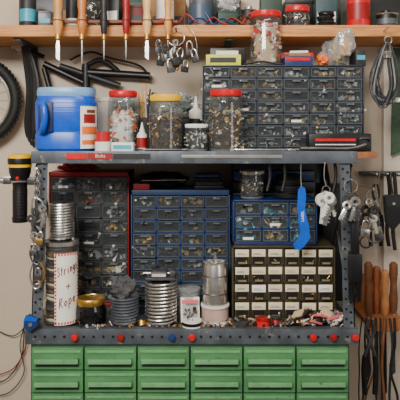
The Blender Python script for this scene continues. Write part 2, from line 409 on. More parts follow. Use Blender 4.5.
# handwriting as pen strokes (letter -> strokes in a 1x1 cell, x-height .6)
GLY={'S':[[(.8,.9),(.5,1.05),(.2,.85),(.45,.55),(.8,.3),(.5,0),(.1,.15)]],'t':[[(.45,1),(.4,.4),(.45,.05),(.7,.05)],[(.1,.65),(.75,.7)]],'r':[[(.2,.6),(.22,0)],[(.22,.35),(.45,.6),(.75,.55)]],
'i':[[(.4,.6),(.42,0)],[(.42,.82),(.44,.86)]],'n':[[(.15,.6),(.18,0)],[(.18,.35),(.45,.62),(.7,.45),(.75,0)]],'g':[[(.75,.55),(.4,.62),(.2,.3),(.45,.05),(.72,.3),(.75,.55),(.75,-.2),(.4,-.4),(.15,-.25)]],
's':[[(.7,.55),(.35,.6),(.3,.4),(.65,.25),(.5,0),(.15,.05)]],'+':[[(.5,.85),(.5,.05)],[(.05,.45),(.95,.47)]],'R':[[(.15,0),(.2,1)],[(.2,1),(.65,1.0),(.7,.7),(.25,.52),(.8,0)]],
'o':[[(.5,.6),(.15,.3),(.45,0),(.8,.3),(.5,.6)]],'p':[[(.2,.6),(.18,-.4)],[(.2,.5),(.6,.62),(.78,.3),(.5,.02),(.2,.1)]],'e':[[(.2,.32),(.75,.36),(.5,.62),(.18,.35),(.4,0),(.78,.1)]]}
def write(word,u0,v0,cw,ch,slope):
    for i,chh in enumerate(word):
        for st in GLY[chh]:
            P2=[]
            for k in range(len(st)-1):
                for q in range(4):
                    t=q/4; P2.append((st[k][0]*(1-t)+st[k+1][0]*t,st[k][1]*(1-t)+st[k+1][1]*t))
            P2.append(st[-1])
            b.rod([lp(u0+(i+p[0]*.95)*cw,v0+p[1]*ch+slope*(i+p[0])*cw,.0016) for p in P2],.0013,INK,5)
write('Strings',-.032,.152,.0094,.026,.35); write('+',-.008,.115,.017,.02,0); write('Rope',-.027,.058,.0135,.028,.35)
b.done()
b=B('metal_coil_spring'); rr=13*s; b.helix((cx,y,BZ+H+.004),rr*.9,.0085,13,.0038,STEEL,20,6); b.lathe([(rr*.72,0),(rr*.72,.115),(rr*.5,.118)],CHAR,(cx,y,BZ+H+.001),20); b.done()

# blue jug
b=B('blue_plastic_jug'); y=-.335; s=S(y); cx=X(67,y); w=30*s; H=Z(96,y)-MS
b.lathe([(w*.9,0),(w,.008),(w,H*.30),(w*.975,H*.33),(w*.975,H*.36),(w,H*.39),(w,H*.86),(w*.93,H*.97),(w*.9,H)],BLUE,(cx,y,MS),48,1,.8,2.8)
b.lathe([(w*.93,H-.004),(w*.96,H+.002),(w*.96,H+.014),(w*.92,H+.024),(w*.3,H+.026),(0,H+.026)],mat('pale_blue_lid',(120,168,215),.35),(cx,y,MS),48,1,.8,2.6)
hx=cx-w*.50; hy=y-w*.8
b.box((hx,hy+.001,MS+H*.60),(.046,.012,.095),mat('handle_recess_shade',(4,26,84),.5),.005)  # dark blue block stands in for the shade in the handle recess
b.curve([(hx-.018,hy+.008,MS+H*.86),(hx-.004,hy-.018,MS+H*.82),(hx+.004,hy-.026,MS+H*.62),(hx-.004,hy-.018,MS+H*.40),(hx-.016,hy+.008,MS+H*.34)],.010,BLUE,12)
N=10
def sup(a,k): 
    ca,sa=math.cos(a),math.sin(a); q=(abs(ca)**2.8+abs(sa)**2.8)**(-1/2.8); return (cx+w*k*ca*q,y+w*k*sa*q*.8)
def lbl(a0,a1,f0,f1,m,e):
    vs=[]
    for i in range(N+1):
        p=sup(a0+(a1-a0)*i/N,e); vs+=[(p[0],p[1],MS+H*f0),(p[0],p[1],MS+H*f1)]
    b.add(vs,[(2*i,2*i+2,2*i+3,2*i+1) for i in range(N)],m)
lbl(-1.0,-.1,.05,.80,PAPER,1.012); lbl(-.95,-.2,.30,.44,ORG,1.018); lbl(-.9,-.35,.5,.66,DRED,1.018); lbl(-.95,-.3,.12,.2,ORG,1.018); lbl(-.8,-.4,.68,.74,BRN,1.018)
for q in (.70,.78,.86): b.lathe([(w*1.004,H*q-.0015),(w*1.01,H*q),(w*1.004,H*q+.0015)],BLUE,(cx,y,MS),48,1,.8,2.8,cap=False)
b.done()

# clutter behind jars on mid shelf
b=B('white_plastic_tub'); y=-.19; cx=X(100,y); rr=14*S(y)
b.lathe([(rr*.85,0),(rr,.16),(rr*1.05,.162),(rr*1.05,.175),(0,.177)],WHITE,(cx,y,MS),30); b.done()
b=B('clear_plastic_cup'); y=-.20; cx=X(145,y); rr=9*S(y)
b.lathe([(rr*.8,0),(rr,.15),(rr*1.06,.153),(rr*1.06,.16)],CLR,(cx,y,MS),26)
b.lathe([(rr*.7,.004),(rr*.8,.1),(rr*.2,.11)],CHAR,(cx,y,MS),16)
for k in range(9): b.rod([(cx+U(-.01,.01),y+U(-.01,.01),MS+.08),(cx+U(-.028,.028),y+U(-.02,.02),MS+U(.18,.23))],U(.002,.004),random.choice([STEEL,RED,BLACK,TAN,WHITE,YEL]),7)
b.done()
b=B('white_tape_roll'); y=-.39; cx=X(103,y); rr=8*S(y)
b.lathe([(rr*.5,0),(rr,0),(rr,.03),(rr*.5,.03)],WHITE,(cx,y,MS),26); b.lathe([(rr*.4,.03),(rr*.9,.031),(rr*.9,.06),(rr*.4,.062)],mat('red_tape',(190,30,34),.4),(cx,y,MS),26); b.done()
b=B('small_white_box'); b.bx(X(112,-.4),X(134,-.4),-.42,-.37,MS,MS+.028,WHITE,.002); b.bx(X(114,-.4),X(132,-.4),-.4215,-.42,MS+.008,MS+.02,CYAN); b.done()
b=B('glue_bottle'); y=-.36; cx=X(142,y); b.lathe([(.014,0),(.016,.003),(.016,.05),(.008,.062),(.008,.068),(.006,.07),(.002,.09),(0,.09)],WHITE,(cx,y,MS),18); b.lathe([(.0163,.01),(.0163,.042)],DRED,(cx,y,MS),18,cap=False); b.done()
b=B('dark_storage_box'); b.bx(X(114,-.12),X(200,-.12),-.15,-.04,MS,MS+.12,BLACK,.004); b.bx(X(113,-.12),X(201,-.12),-.153,-.037,MS+.105,MS+.12,CHAR,.003); b.bx(X(150,-.12),X(175,-.12),-.1515,-.15,MS+.04,MS+.08,PAPER); b.done()
for i,(px,m1,sd) in enumerate(((126,CHAR,2),(158,BEIGE,7),(185,DKG,12))):
    b=B('crumpled_plastic_bag'); b.blob((X(px,-.12),-.12,MS+.156),(.045,.032,.036),HAZE,.5,3,sd); b.blob((X(px,-.12),-.12,MS+.152),(.032,.022,.026),m1,.5,3,sd+2); b.done()
b=B('caulk_tube'); y=-.2; cx=X(196,y); b.lathe([(.022,0),(.024,.004),(.024,.13),(.012,.14),(.009,.142),(.004,.18),(0,.181)],WHITE,(cx,y,MS),20); b.lathe([(.0245,.02),(.0245,.105)],CHAR,(cx,y,MS),20,cap=False); b.done()

# flat tools on shelf lip
def wrench(px0,px1,y,m,wd=.012,z=MS+.0035):
    b=B('combination_wrench'); x0,x1=X(px0,y),X(px1,y); th=.006
    b.box(((x0+x1)/2,y,z+th/2),(x1-x0-.012,wd,th*.8),m,.002)
    b.lathe([(wd*.85,0),(wd*.85,th),(wd*.4,th),(wd*.4,0),(wd*.85,0)],m,(x0,y,z),16,cap=False)
    b.box((x1,y+wd*.5,z+th/2),(.018,wd*.5,th),m,.002,(0,0,.3)); b.box((x1,y-wd*.5,z+th/2),(.018,wd*.5,th),m,.002,(0,0,-.0)); b.box((x1-.008,y,z+th/2),(.01,wd*1.4,th),m,.002)
    b.done()
wrench(140,186,-.437,DSTEEL); wrench(232,292,-.44,STEEL); wrench(240,300,-.42,DSTEEL)
b=B('red_label_strip'); b.bx(X(66,-.47),X(86,-.47),-.4645,-.4622,MS-.020,MS-.003,RED); b.bx(X(87,-.47),X(112,-.47),-.4645,-.4622,MS-.020,MS-.003,DRED); b.text('Bolts',.015,lambda u,v:(X(100,-.47)+u,-.4648,MS-.0115+v),CREAM); b.bx(X(113,-.47),X(150,-.47),-.4645,-.4622,MS-.020,MS-.005,CHAR); b.done()
b=B('long_steel_rule'); b.box((X(232,-.463),-.4638,MS-.013),(.30,.0015,.010),MG,.0005); b.done()
b=B('pry_bar'); b.curve([(X(300,-.44),-.44,MS+.010),(X(320,-.44),-.44,MS+.010),(X(350,-.44),-.44,MS+.010),(X(366,-.44),-.44,MS+.022)],.006,DSTEEL); b.done()
b=B('black_tool_case'); y=-.395; b.bx(X(308,y),X(370,y),y-.02,y+.045,MS,MS+.055,BLACK,.006); b.bx(X(314,y),X(354,y),y-.0215,y-.02,MS+.032,MS+.040,RED); b.bx(X(314,y),X(354,y),y-.0215,y-.02,MS+.020,MS+.023,PAPER); b.curve([(X(356,y),y-.02,MS+.03),(X(358,y),y-.03,MS+.04),(X(366,y),y-.03,MS+.04),(X(368,y),y-.02,MS+.03)],.003,DSTEEL); b.done()

# on top of small parts cabinet
CT=1.7095
b=B('yellow_label_box'); b.bx(X(206,-.3),X(241,-.3),-.3,-.23,CT,CT+.036,mat('chartreuse',(205,205,50),.5),.002); b.bx(X(210,-.3),X(236,-.3),-.3015,-.3,CT+.01,CT+.026,CHAR); b.done()
b=B('blue_marker_box'); b.bx(X(284,-.28),X(312,-.28),-.3,-.22,CT,CT+.03,NAVY,.002); b.bx(X(286,-.3),X(310,-.3),-.3015,-.3,CT+.016,CT+.026,RED); b.done()
b=B('red_toolbox_tray'); b.bx(X(284,-.28),X(318,-.28),-.21,-.17,CT,CT+.055,RED,.004); b.done()
b=B('black_power_supply'); b.bx(X(210,-.2),X(246,-.2),-.21,-.17,CT,CT+.07,BLACK,.004); b.bx(X(216,-.2),X(238,-.2),-.2115,-.21,CT+.045,CT+.06,PAPER); b.done()
b=B('folded_paper_bag'); b.box((X(297,-.26),-.262,CT+.0365),(.075,.06,.011),KRAFT,.004,(0,0,.12)); b.box((X(299,-.26),-.258,CT+.047),(.06,.05,.008),PAPER,.003,(0,0,-.15)); b.done()
b=B('glove_box_small'); b.bx(X(352,-.24),X(362,-.24),-.29,-.2,CT,CT+.05,CHAR,.003); b.bx(X(353,-.24),X(361,-.24),-.2915,-.29,CT+.02,CT+.035,CYAN); b.done()
b=B('work_light_cable')
b.curve([(X(244,-.31),-.31,CT+.004),(X(250,-.31),-.312,CT+.006),(X(262,-.31),-.308,CT+.012),(X(276,-.31),-.312,CT+.005),(X(283,-.31),-.31,CT+.004)],.0035,BLACK); b.done()
b=B('plastic_parts_bag'); b.blob((X(336,-.21),-.21,CT+.052),(.050,.033,.052),HAZE,.35,2.5,11); b.blob((X(340,-.215),-.215,CT+.06),(.022,.02,.045),YEL,.4,3,5); b.blob((X(324,-.21),-.21,CT+.03),(.022,.02,.022),ORG,.3,3,5); b.done()
b=B('hanging_parts_bag'); b.blob((X(345,-.28),-.285,Z(44,-.27)),(.03,.012,.045),HAZE,.3,2.5,21); b.blob((X(345,-.28),-.285,Z(47,-.27)),(.02,.008,.03),mat('amber_parts',(240,170,50),.4),.3,3,22); b.rod([(X(345,-.27),-.285,Z(33,-.27)),(X(345,-.27),-.25,TS-.02)],.0015,STEEL,6); b.done()

# ---------------------------------------------------------------- items on wall shelf
def can(name,px0,px1,m,h=.12,band=None,y=-.2,rim=STEEL,lid=None):
    b=B(name); cx=X((px0+px1)/2,y); r=(px1-px0)/2*S(y)
    b.lathe([(r*.97,0),(r,.003),(r,h-.003),(r*.97,h)],m,(cx,y,TS),30)
    for q in(.002,h-.002): b.ring((cx,y,TS+q),r,.0022,rim,'Z',28,6)
    if band: b.lathe([(r*1.008,h*.18),(r*1.008,h*.6)],band,(cx,y,TS),30,cap=False)
    b.lathe([(r*.5,h),(r*.5,h+.01),(r*.45,h+.012),(0,h+.012)],lid or rim,(cx,y,TS),20)
    b.done()
def cbox(name,px0,px1,m,h=.12,m2=None,y=-.2,d=.07,rz=0):
    b=B(name); w=X(px1,y)-X(px0,y); b.T=Matrix.Translation((X((px0+px1)/2,y),y,TS))@Matrix.Rotation(rz,4,'Z')
    b.bx(-w/2,w/2,-d/2,d/2,0,h,m,.003)
    if m2: b.bx(-w/2+.006,w/2-.006,-d/2-.0015,-d/2,h*.2,h*.5,m2)
    b.bx(-w/2-.001,w/2+.001,-d/2-.001,d/2+.001,h*.86,h,m,.003); b.done()
can('paint_can',20,36,CHAR,.1,CYAN); cbox('electrical_box',39,52,DSTEEL,.05,CYAN,rz=.2)
can('spray_can',66,78,WHITE,.16,CHAR); jar('storage_jar',84,101,0,-.16,TS,BLACK,.8,[MG,BRN,BLACK,WHITE],H_=.12,n=50).done(); cbox('storage_box',108,122,CHAR,.1,WHITE,rz=-.15)
cbox('maroon_box',129,144,mat('maroon',(110,25,25),.5),.07,BLACK,rz=.1); can('red_spray_can',156,174,RED,.15,PAPER)
can('steel_tin',189,213,GALV,.12,mat('tin_blue_print',(60,80,100),.4)); cbox('drill_bit_case',217,237,DKG,.05,None,rz=.08)
b=B('plastic_parts_bag'); b.blob((X(228,-.2),-.2,TS+.085),(.036,.03,.034),HAZE,.4,3,31); b.blob((X(228,-.2),-.2,TS+.08),(.024,.02,.024),WHITE,.4,3,33); b.done()
can('varnish_tin',241,256,CHAR,.06,BRN)
cbox('green_tool_case',260,281,DKG,.14,CHAR,y=-.12); jar('storage_jar',285,310,0,-.18,TS,RED,.85,[DSTEEL,BLACK,LG,BRN],H_=.075,n=80,core=BLACK).done(); cbox('first_aid_case',315,336,mat('teal_dark',(24,60,66),.5),.12,PAPER,y=-.13,rz=-.1)
can('red_lubricant_can',347,370,RED,.13,DRED); can('adhesive_tin',376,397,BLACK,.045,GALV,lid=BLACK)
b=B('cable_coil_on_shelf')
for k in range(6): b.ring((X(326,-.22)+U(-.004,.004),-.215,TS+.006+k*.008),.024,.004,[BLACK,CHAR][k%2],'Z',20,6)
b.done()
for nm,p0,p1,m,h,m2 in (('dark_carton',22,62,BLACK,.15,DGRY),('cardboard_carton',64,100,CHAR,.16,KRAFT),('dark_carton',104,150,DKG,.13,BLACK),('cardboard_carton',152,186,KRAFT,.12,CHAR),('dark_carton',190,240,CHAR,.14,CLOTH),('dark_carton',284,312,BLACK,.12,None),('dark_carton',338,400,CHAR,.15,DKG)):
    cbox(nm,p0,p1,m,h,m2,y=-.05,d=.08)
b=B('black_cable_tangle'); y=-.225
for k in range(9):
    q=186+k*9; b.curve([(X(q-8,y),-.24,TS+.004),(X(q,y),-.238,TS+U(.02,.05)),(X(q+8,y),-.243,TS+U(.005,.03)),(X(q+14,y),-.24,TS+.004)],.0025,random.choice([BLACK,CHAR,DRED,NAVY]),6)
b.done()

# chisel rack
b=B('chisel_rack'); b.bx(X(50,-.26),X(178,-.26),-.266,-.251,TS+.004,TS+.014,BRN,.002); b.done()
def chisel(name,px,hm,tipz,hw=.012,fl=False):
    b=B(name); y=-.283; cx=X(px,y); zt=TS+.11; c=(cx,y,0)
    b.lathe([(hw*.6,zt),(hw,zt-.008),(hw*1.0,zt-.05),(hw*.8,zt-.075),(hw,zt-.10),(hw*1.05,TS-.005),(hw*.8,TS-.028),(hw*.55,TS-.040)],hm,c,18)
    b.lathe([(hw*.62,TS-.036),(hw*.62,TS-.052),(hw*.35,TS-.056)],BRASS,c,16)
    if fl: b.prism([(cx-.003,TS-.05),(cx+.003,TS-.05),(cx+.006,TS-.075),(cx+.006,tipz),(cx-.006,tipz+.008),(cx-.006,TS-.075)],y-.002,y+.002,STEEL)
    else: b.lathe([(.0042,TS-.05),(.0036,tipz+.02),(.0008,tipz)],STEEL,c,10)
    b.ring((cx,-.283,TS+.009),hw*1.1,.0015,DSTEEL,'Z',20,6); b.box((cx,-.268,TS+.009),(.006,.012,.006),DSTEEL)
    b.done()
y=-.283
chisel('wood_chisel',58,TAN,Z(61,y),.015,True); chisel('file_with_handle',82,mat('amber_wood',(190,116,52),.4,0,.2),Z(66,y),.015)
chisel('screwdriver',104,CHAR,Z(60,y),.012); chisel('screwdriver',126,DRED,Z(60,y),.012); chisel('wood_chisel',147,mat('pale_wood',(226,180,116),.45),Z(60,y),.014,True); chisel('awl',168,TAN,Z(50,y),.012)

# padlocks & keys
def key(b,p,L,m,ang=0,tw=0):
    b.T=Matrix.Translation(p)@Matrix.Rotation(ang,4,'Y')@Matrix.Rotation(tw,4,'Z')
    hr=L*.2
    b.ring((0,0,-hr),hr*.72,hr*.38,m,'Y',14,6)
    b.box((0,0,-hr*1.6-L*.3),(L*.13,.0022,L*.66),m,.0005)
    for i in range(4): b.box((L*.085,0,-L*.5-i*L*.11),(L*.07,.002,L*.05),m)
    b.T=Matrix.Identity(4)
def padlock(b,p,w,m,ang=0,tw=0):
    b.T=Matrix.Translation(p)@Matrix.Rotation(ang,4,'Y')@Matrix.Rotation(tw,4,'Z')
    b.curve([(-w*.32,0,-w*1.0),(-w*.32,0,-w*.4),(-w*.2,0,-w*.1),(0,0,0),(w*.2,0,-w*.1),(w*.32,0,-w*.4),(w*.32,0,-w*1.0)],w*.085,STEEL,8,4)
    b.box((0,0,-w*1.3),(w,w*.42,w*.8),m,w*.1); b.ring((0,-w*.22,-w*1.35),w*.12,w*.03,DSTEEL,'Y',12,5)
    b.T=Matrix.Identity(4)
b=B('hanging_padlock_bunch'); y=-.275
b.cyl((X(176,y),-.25,TS-.02),(X(176,y),-.30,TS-.016),.003,DSTEEL); b.ring((X(176,y),y-.005,TS-.045),.028,.0016,STEEL,'Y',24,6)
for i,(px,py,w,m) in enumerate([(158,40,.026,DSTEEL),(165,46,.032,DSTEEL),(173,50,.032,CHAR),(181,48,.030,DSTEEL),(189,42,.028,CHAR),(193,50,.026,DSTEEL),(178,56,.028,BRASS),(162,54,.024,CHAR),(170,60,.026,DSTEEL),(186,60,.024,CHAR)]):
    padlock(b,(X(px,y),y-.012*(i%3),Z(py,y)),w,m,U(-.3,.3),U(-.6,.6))
for i in range(4): key(b,(X(U(160,192),y),y-.02-.004*i,Z(U(40,50),y)),.05,random.choice([STEEL,DSTEEL]),U(-.4,.4),U(-.5,.5))
b.curve([(X(186,y),y,Z(26,y)),(X(194,y),y-.01,Z(34,y)),(X(197,y),y-.01,Z(50,y)),(X(192,y),y-.01,Z(60,y))],.002,STEEL)
b.done()

# ---------------------------------------------------------------- left wall
b=B('bicycle_wheel'); y=-.06; cx=X(-24,y); cz=Z(101,y); RR=40*S(y)
b.ring((cx,y,cz),RR,.020,RUBBER,'Y',48,12); b.ring((cx,y,cz),RR*.84,.006,STEEL,'Y',48,8)
for i in range(60):
    a=2*math.pi*i/60; b.box((cx+(RR+.019)*math.cos(a),y,cz+(RR+.019)*math.sin(a)),(.004,.022,.006),RUBBER,0,(0,-a,0))
b.cyl((cx,y-.03,cz),(cx,y+.03,cz),.014,DSTEEL)
for i in range(20):
    a=2*math.pi*i/20; b.rod([(cx,y+(.02 if i%2 else -.02),cz),(cx+RR*.86*math.cos(a),y,cz+RR*.86*math.sin(a))],.001,STEEL,5)
b.done()
b=B('bicycle_frame'); y=-.04
P=lambda px,py:(X(px,y),y,Z(py,y))
b.rod([P(44,64),P(86,84)],.013,BLACK,12); b.rod([P(44,68),P(64,140)],.010,BLACK,12); b.rod([P(86,84),P(64,140)],.009,BLACK,12)
b.rod([P(86,72),P(150,76)],.014,BLACK,12); b.rod([P(86,64),P(86,92)],.016,BLACK,14); b.curve([P(86,66),P(100,60),P(112,66),P(120,74)],.010,RUBBER,10); b.rod([P(60,66),P(120,86)],.012,CHAR,12)
b.curve([P(70,60),P(90,52),P(110,58),P(140,66),P(150,80)],.004,BLACK,8); b.done()
b=B('wall_hook_bracket'); y=-.03
b.rod([P(-2,37),P(44,57)],.008,RUBBER,10); b.rod([P(-4,33),P(30,42)],.006,CHAR,10)
b.T=Matrix.Translation((X(22,-.03),0,Z(46,-.03)))@Matrix.Rotation(math.pi/2,4,'X'); b.lathe([(.028,0),(.028,.01),(.02,.016),(.018,.05),(.026,.055),(.03,.062),(.024,.068),(0,.068)],STEEL,seg=26)
b.T=Matrix.Identity(4); b.done()
b=B('hanging_bungee_cord'); y=-.08
for i in range(7):
    dx=i*1.2
    b.curve([P(22+dx*.3,46),P(24+dx,62),P(27+dx,92),P(25+dx*1.1,122+U(-4,4)),P(28+dx,142+U(-6,6)),P(32+dx*.8,118),P(33+dx*.7,78),P(26+dx*.3,46)],U(.003,.0042),[BLACK,CHAR,BLACK,RUBBER,BLACK][i%5],7)
b.done()
b=B('flashlight'); y=-.35; cx=X(20,y)
g=lambda py:Z(py,y)
b.lathe([(.030,g(154)),(.036,g(155)),(.037,g(160)),(.036,g(167))],YEL,(cx,y,0),30)
b.lathe([(.0375,g(158)),(.0385,g(160)),(.0375,g(164))],BLACK,(cx,y,0),30)
b.lathe([(.035,g(167)),(.034,g(172)),(.024,g(182)),(.0225,g(188)),(.0235,g(190)),(.0225,g(216)),(.025,g(217)),(.024,g(222)),(0,g(222.5))],BLACK,(cx,y,0),30)
for k in range(8): b.ring((cx,y,g(192+k*3)),.0232,.001,CHAR,'Z',24,5)
b.box((cx,y-.026,g(176)),(.01,.008,.02),RED,.002)
b.done()
b=B('flashlight_clip_holder')
b.rod([(X(-6,y),-.318,g(181)),(X(37,y),-.318,g(181))],.004,STEEL,8)
b.box((X(0,y),-.318,g(181)),(.05,.003,.022),STEEL,.001); b.box((X(33,y),y-.006,g(181)),(.026,.03,.022),DSTEEL,.002); b.box((X(8,y),y-.006,g(181)),(.022,.02,.018),DSTEEL,.002)
b.ring((cx,y,g(181)),.0285,.003,STEEL,'Z',24,8)
b.rod([(X(-4,y),-.318,g(181)),(X(-4,y),0,g(181))],.004,STEEL,8)
b.done()
P=lambda px,py,yy=-.02:(X(px,yy),yy,Z(py,yy))
b=B('cable_loops'); y=-.02
b.curve([P(27,315),P(26,345),P(14,368),P(-6,376)],.0022,DRED,6); b.curve([P(24,325),P(22,355),P(8,378),P(-10,384)],.0022,CHAR,6)
b.curve([P(-4,330),P(12,336),P(22,330),P(28,322)],.002,CHAR,6); b.curve([P(27,318),P(20,345),P(24,372),P(10,392),P(-8,396)],.002,BLACK,6)
b.cyl((X(27,y),0,Z(318,y)),(X(27,y),-.03,Z(318,y)),.003,STEEL); b.done()

# hooks hanging on left post
b=B('carabiner_and_hook_chain'); y=-.475
P=lambda px,py,yy=-.475:(X(px,yy),yy,Z(py,yy))
b.cyl((X(38,y),-.452,Z(170,y)),(X(38,y),-.49,Z(168,y)),.003,STEEL)
for k in range(7): b.ring(P(38-k*.2,172+k*4.2),.008,.0016,STEEL,'Y' if k%2 else 'X',14,6,ez=1.3)
b.curve([P(34,198),P(42,202),P(43,215),P(37,222),P(32,214),P(32,204)],.0030,STEEL,8,5,True)
b.curve([P(36,220),P(31,232),P(35,244),P(41,240),P(40,230),P(36,226)],.0030,STEEL,8)
b.curve([P(35,240),P(30,252),P(33,262),P(39,264),P(41,256),P(38,250)],.0028,DSTEEL,8)
b.curve([P(33,262),P(30,275),P(34,288),P(40,286),P(38,276)],.0030,STEEL,8)
b.curve([P(40,262),P(44,272),P(41,282),P(36,284)],.0030,BRASS,8)
key(b,P(44,212),.055,STEEL,.2); key(b,P(30,215),.055,DSTEEL,-.2); key(b,P(33,232,-.48),.06,STEEL,-.3); padlock(b,P(41,232,-.485),.022,BRASS,.2); padlock(b,P(32,244,-.485),.02,DSTEEL,-.2)
key(b,P(42,205,-.485),.06,STEEL,-.1); key(b,P(36,208,-.485),.06,DSTEEL,.15); padlock(b,P(38,268,-.485),.02,DSTEEL,0)
b.done()
b=B('blue_spring_clamp'); y=-.485
b.prism([(X(24,y),Z(322,y)),(X(28,y),Z(315,y)),(X(36,y),Z(319,y)),(X(38,y),Z(325,y)),(X(30,y),Z(331,y)),(X(25,y),Z(328,y))],y-.006,y+.014,NAVY); b.prism([(X(24,y),Z(320,y)),(X(27,y),Z(314,y)),(X(38,y),Z(318,y)),(X(37,y),Z(321,y))],y-.008,y-.006,BLUE); b.cyl((X(31,y),y-.010,Z(324,y)),(X(31,y),y+.014,Z(324,y)),.006,STEEL); b.done()

# ---------------------------------------------------------------- under-shelf stuff on top of cabinets
zb=Z(190,-.27)
b=B('black_zip_pouch'); b.blob((X(162,-.2),-.2,zb+.027),(.09,.05,.029),BLACK,.2,2,3); b.rod([(X(142,-.25),-.252,zb+.03),(X(186,-.25),-.252,zb+.032)],.0018,STEEL,6); b.done()
b=B('folded_dark_cloth')
for k in range(4): b.box((X(208,-.2),-.2,zb+.007+k*.0125),(.10-.006*k,.09,.012),[CHAR,CLOTH,BLACK,NAVY][k],.005,(0,0,U(-.1,.1)))
b.done()
zr=Z(172,-.21); b=B('red_cloth_rag'); b.blob((X(78,-.14),-.14,zr+.011),(.07,.05,.011),DRED,.3,3,3); b.done()
b=B('box_of_hex_keys'); b.bx(X(134,-.24),X(150,-.24),-.262,-.235,zb+.0005,zb+.02,DRED,.002)
b.done()
zn=Z(200,-.36)
jar('small_nut_jar',240,264,170,-.31,zn,STEEL,.7,[LG,DSTEEL,BRASS],sz=.008,lidh=.012,n=50,core=DSTEEL,neck=.95).done()
b=B('black_cable_bundle') 
for k in range(10): b.ring((X(290,-.3)+U(-.005,.005),-.3,zn+.006+k*.0075),.045*U(.75,1),.005,[RUBBER,CHAR,BLACK][k%3],'Z',24,6)
b.done()
b=B('dark_gap_box'); b.bx(X(322,-.15),X(350,-.15),-.17,-.05,BZ,BZ+.40,BLACK,.004); b.bx(X(322,-.15),X(350,-.15),-.174,-.17,BZ+.33,BZ+.35,CHAR); b.done()  # dark box added to keep the gap beside the bins dark
b=B('dark_backdrop_stack')  # dark boxes added behind the cabinets as a dark backdrop
for k in range(6): b.box((X(272,-.12),-.12,zn-.11+k*.038+.019),(.30-U(0,.03),.1,.036),[BLACK,CHAR,DKG,BLACK,NAVY,CHAR][k],.004)
b.done()
b=B('hanging_black_strap'); y=-.43
for px in(268,283,334): b.curve([(X(px,y),y,MS-.012),(X(px+2,y),y,Z(176,y)),(X(px-1,y),y,Z(188+px%5,y))],.005,BLACK,7)
b.done()

b=B('blue_plastic_hanging_tool'); y=-.455
P=lambda px,py:(X(px,y),Z(py,y))
pl=[P(298,190),P(301,186),P(305,188),P(306,196),P(305,210),P(309,226),P(310,238),P(305,245),P(300,250),P(295,249),P(293,244),P(297,240),P(300,234),P(299,224),P(297,208)]
b.prism(pl,y-.003,y+.003,BLUE); b.text('LABEL',.012,lambda u,v:(X(302.5,y)-v,y-.0035,Z(216,y)+u),PAPER)
b.curve([(X(301.5,y),y,Z(188,y)),(X(301,y),y+.002,Z(178,y)),(X(301,y),-.455,Z(163,y))],.0014,STEEL,6); b.done()
b=B('key_bunch'); y=-.462
b.curve([(X(325,y),y,Z(162,y)),(X(324,y),y,Z(176,y)),(X(326,y),y,Z(186,y))],.0015,STEEL); b.ring((X(326,y),y,Z(190,y)),.012,.0014,STEEL,'Y',18,6)
for i in range(9): key(b,(X(325+U(-5,5),y),y-.004*i,Z(190+U(0,6),y)),U(.07,.1),random.choice([STEEL,LG,WHITE]),-.35+i*.09,U(-.4,.4))
b.done()
b=B('key_bunch'); y=-.47
b.cyl((X(350,y),-.45,Z(180,y)),(X(350,y),-.49,Z(179,y)),.003,STEEL); b.ring((X(350,y),y-.008,Z(186,y)),.02,.0016,STEEL,'Y',20,6)
for i in range(9): key(b,(X(350+U(-5,5),y),y-.01-.004*i,Z(192+U(-2,8),y)),U(.06,.09),random.choice([STEEL,STEEL,DSTEEL,DSTEEL]),-.4+i*.11,U(-.4,.4))
b.done()
b=B('wire_brush'); y=-.475; cx=X(355,y)
b.curve([(X(349,y),-.455,Z(205,y)),(cx,y-.005,Z(212,y)),(cx,y,Z(222,y))],.0015,STEEL)
b.box((cx,y,Z(238,y)),(.026,.014,.10),BLACK,.006); b.box((cx,y,Z(268,y)),(.042,.016,.085),BLACK,.005)
for i in range(80): 
    x=cx+U(-.019,.019); z=Z(280,y); b.rod([(x,y+U(-.006,.006),z),(x+U(-.003,.003),y+U(-.008,.008),z-U(.05,.066))],.0007,BLACK,4)
b.done()

# ---------------------------------------------------------------- bench foreground
y=-.41; s=S(y)
b=B('grey_cloth_bundle'); cx=X(125,y); rr=14*s
b.helix((cx,y,BZ+.004),rr*.92,.009,9,.0042,GALV,18,6); b.lathe([(rr*.8,0),(rr*.8,.085)],CHAR,(cx,y,BZ+.001),18)
b.blob((cx,y,BZ+.108),(rr*.85,rr*.8,.034),CLOTH,.4,3,5); b.done()
b=B('steel_compression_spring'); cx=X(161,y); rr=15*s
b.helix((cx,y,BZ+.005),rr,.0105,12,.0042,STEEL,22,8)
b.lathe([(rr*.62,0),(rr*.62,.13),(rr*.4,.132)],CHAR,(cx,y,BZ),20); b.done()
b=B('machinist_vise_block'); z=BZ+.139
b.bx(cx-.046,cx+.046,y-.03,y+.03,z,z+.007,DSTEEL,.002); b.bx(cx-.03,cx+.02,y-.025,y+.02,z+.007,z+.026,DSTEEL,.003); b.bx(cx+.028,cx+.044,y-.025,y+.02,z+.007,z+.028,DSTEEL,.003)
b.cyl((cx-.055,y,z+.016),(cx+.045,y,z+.016),.004,STEEL); b.cyl((cx-.055,y-.014,z+.016),(cx-.055,y+.014,z+.016),.0025,STEEL); b.bx(cx-.026,cx+.016,y-.0262,y-.025,z+.011,z+.020,LG); b.done()
b=B('polished_steel_canister'); y=-.385; s=S(y); cx=X(215,y); rr=12.5*s; zc=BZ+.0555
b.lathe([(rr*.98,0),(rr,.003),(rr,.115),(rr*.92,.122),(rr*.92,.13),(rr*.8,.131),(rr*.8,.12),(0,.12)],STEEL,(cx,y,zc),36)
b.ring((cx,y,zc+.035),rr,.0018,DSTEEL,'Z',32,6); b.ring((cx,y,zc+.09),rr,.0018,DSTEEL,'Z',32,6)
b.curve([(cx-.004,y,zc+.12),(cx,y,zc+.15),(cx+.008,y,zc+.12)],.002,STEEL); b.done()
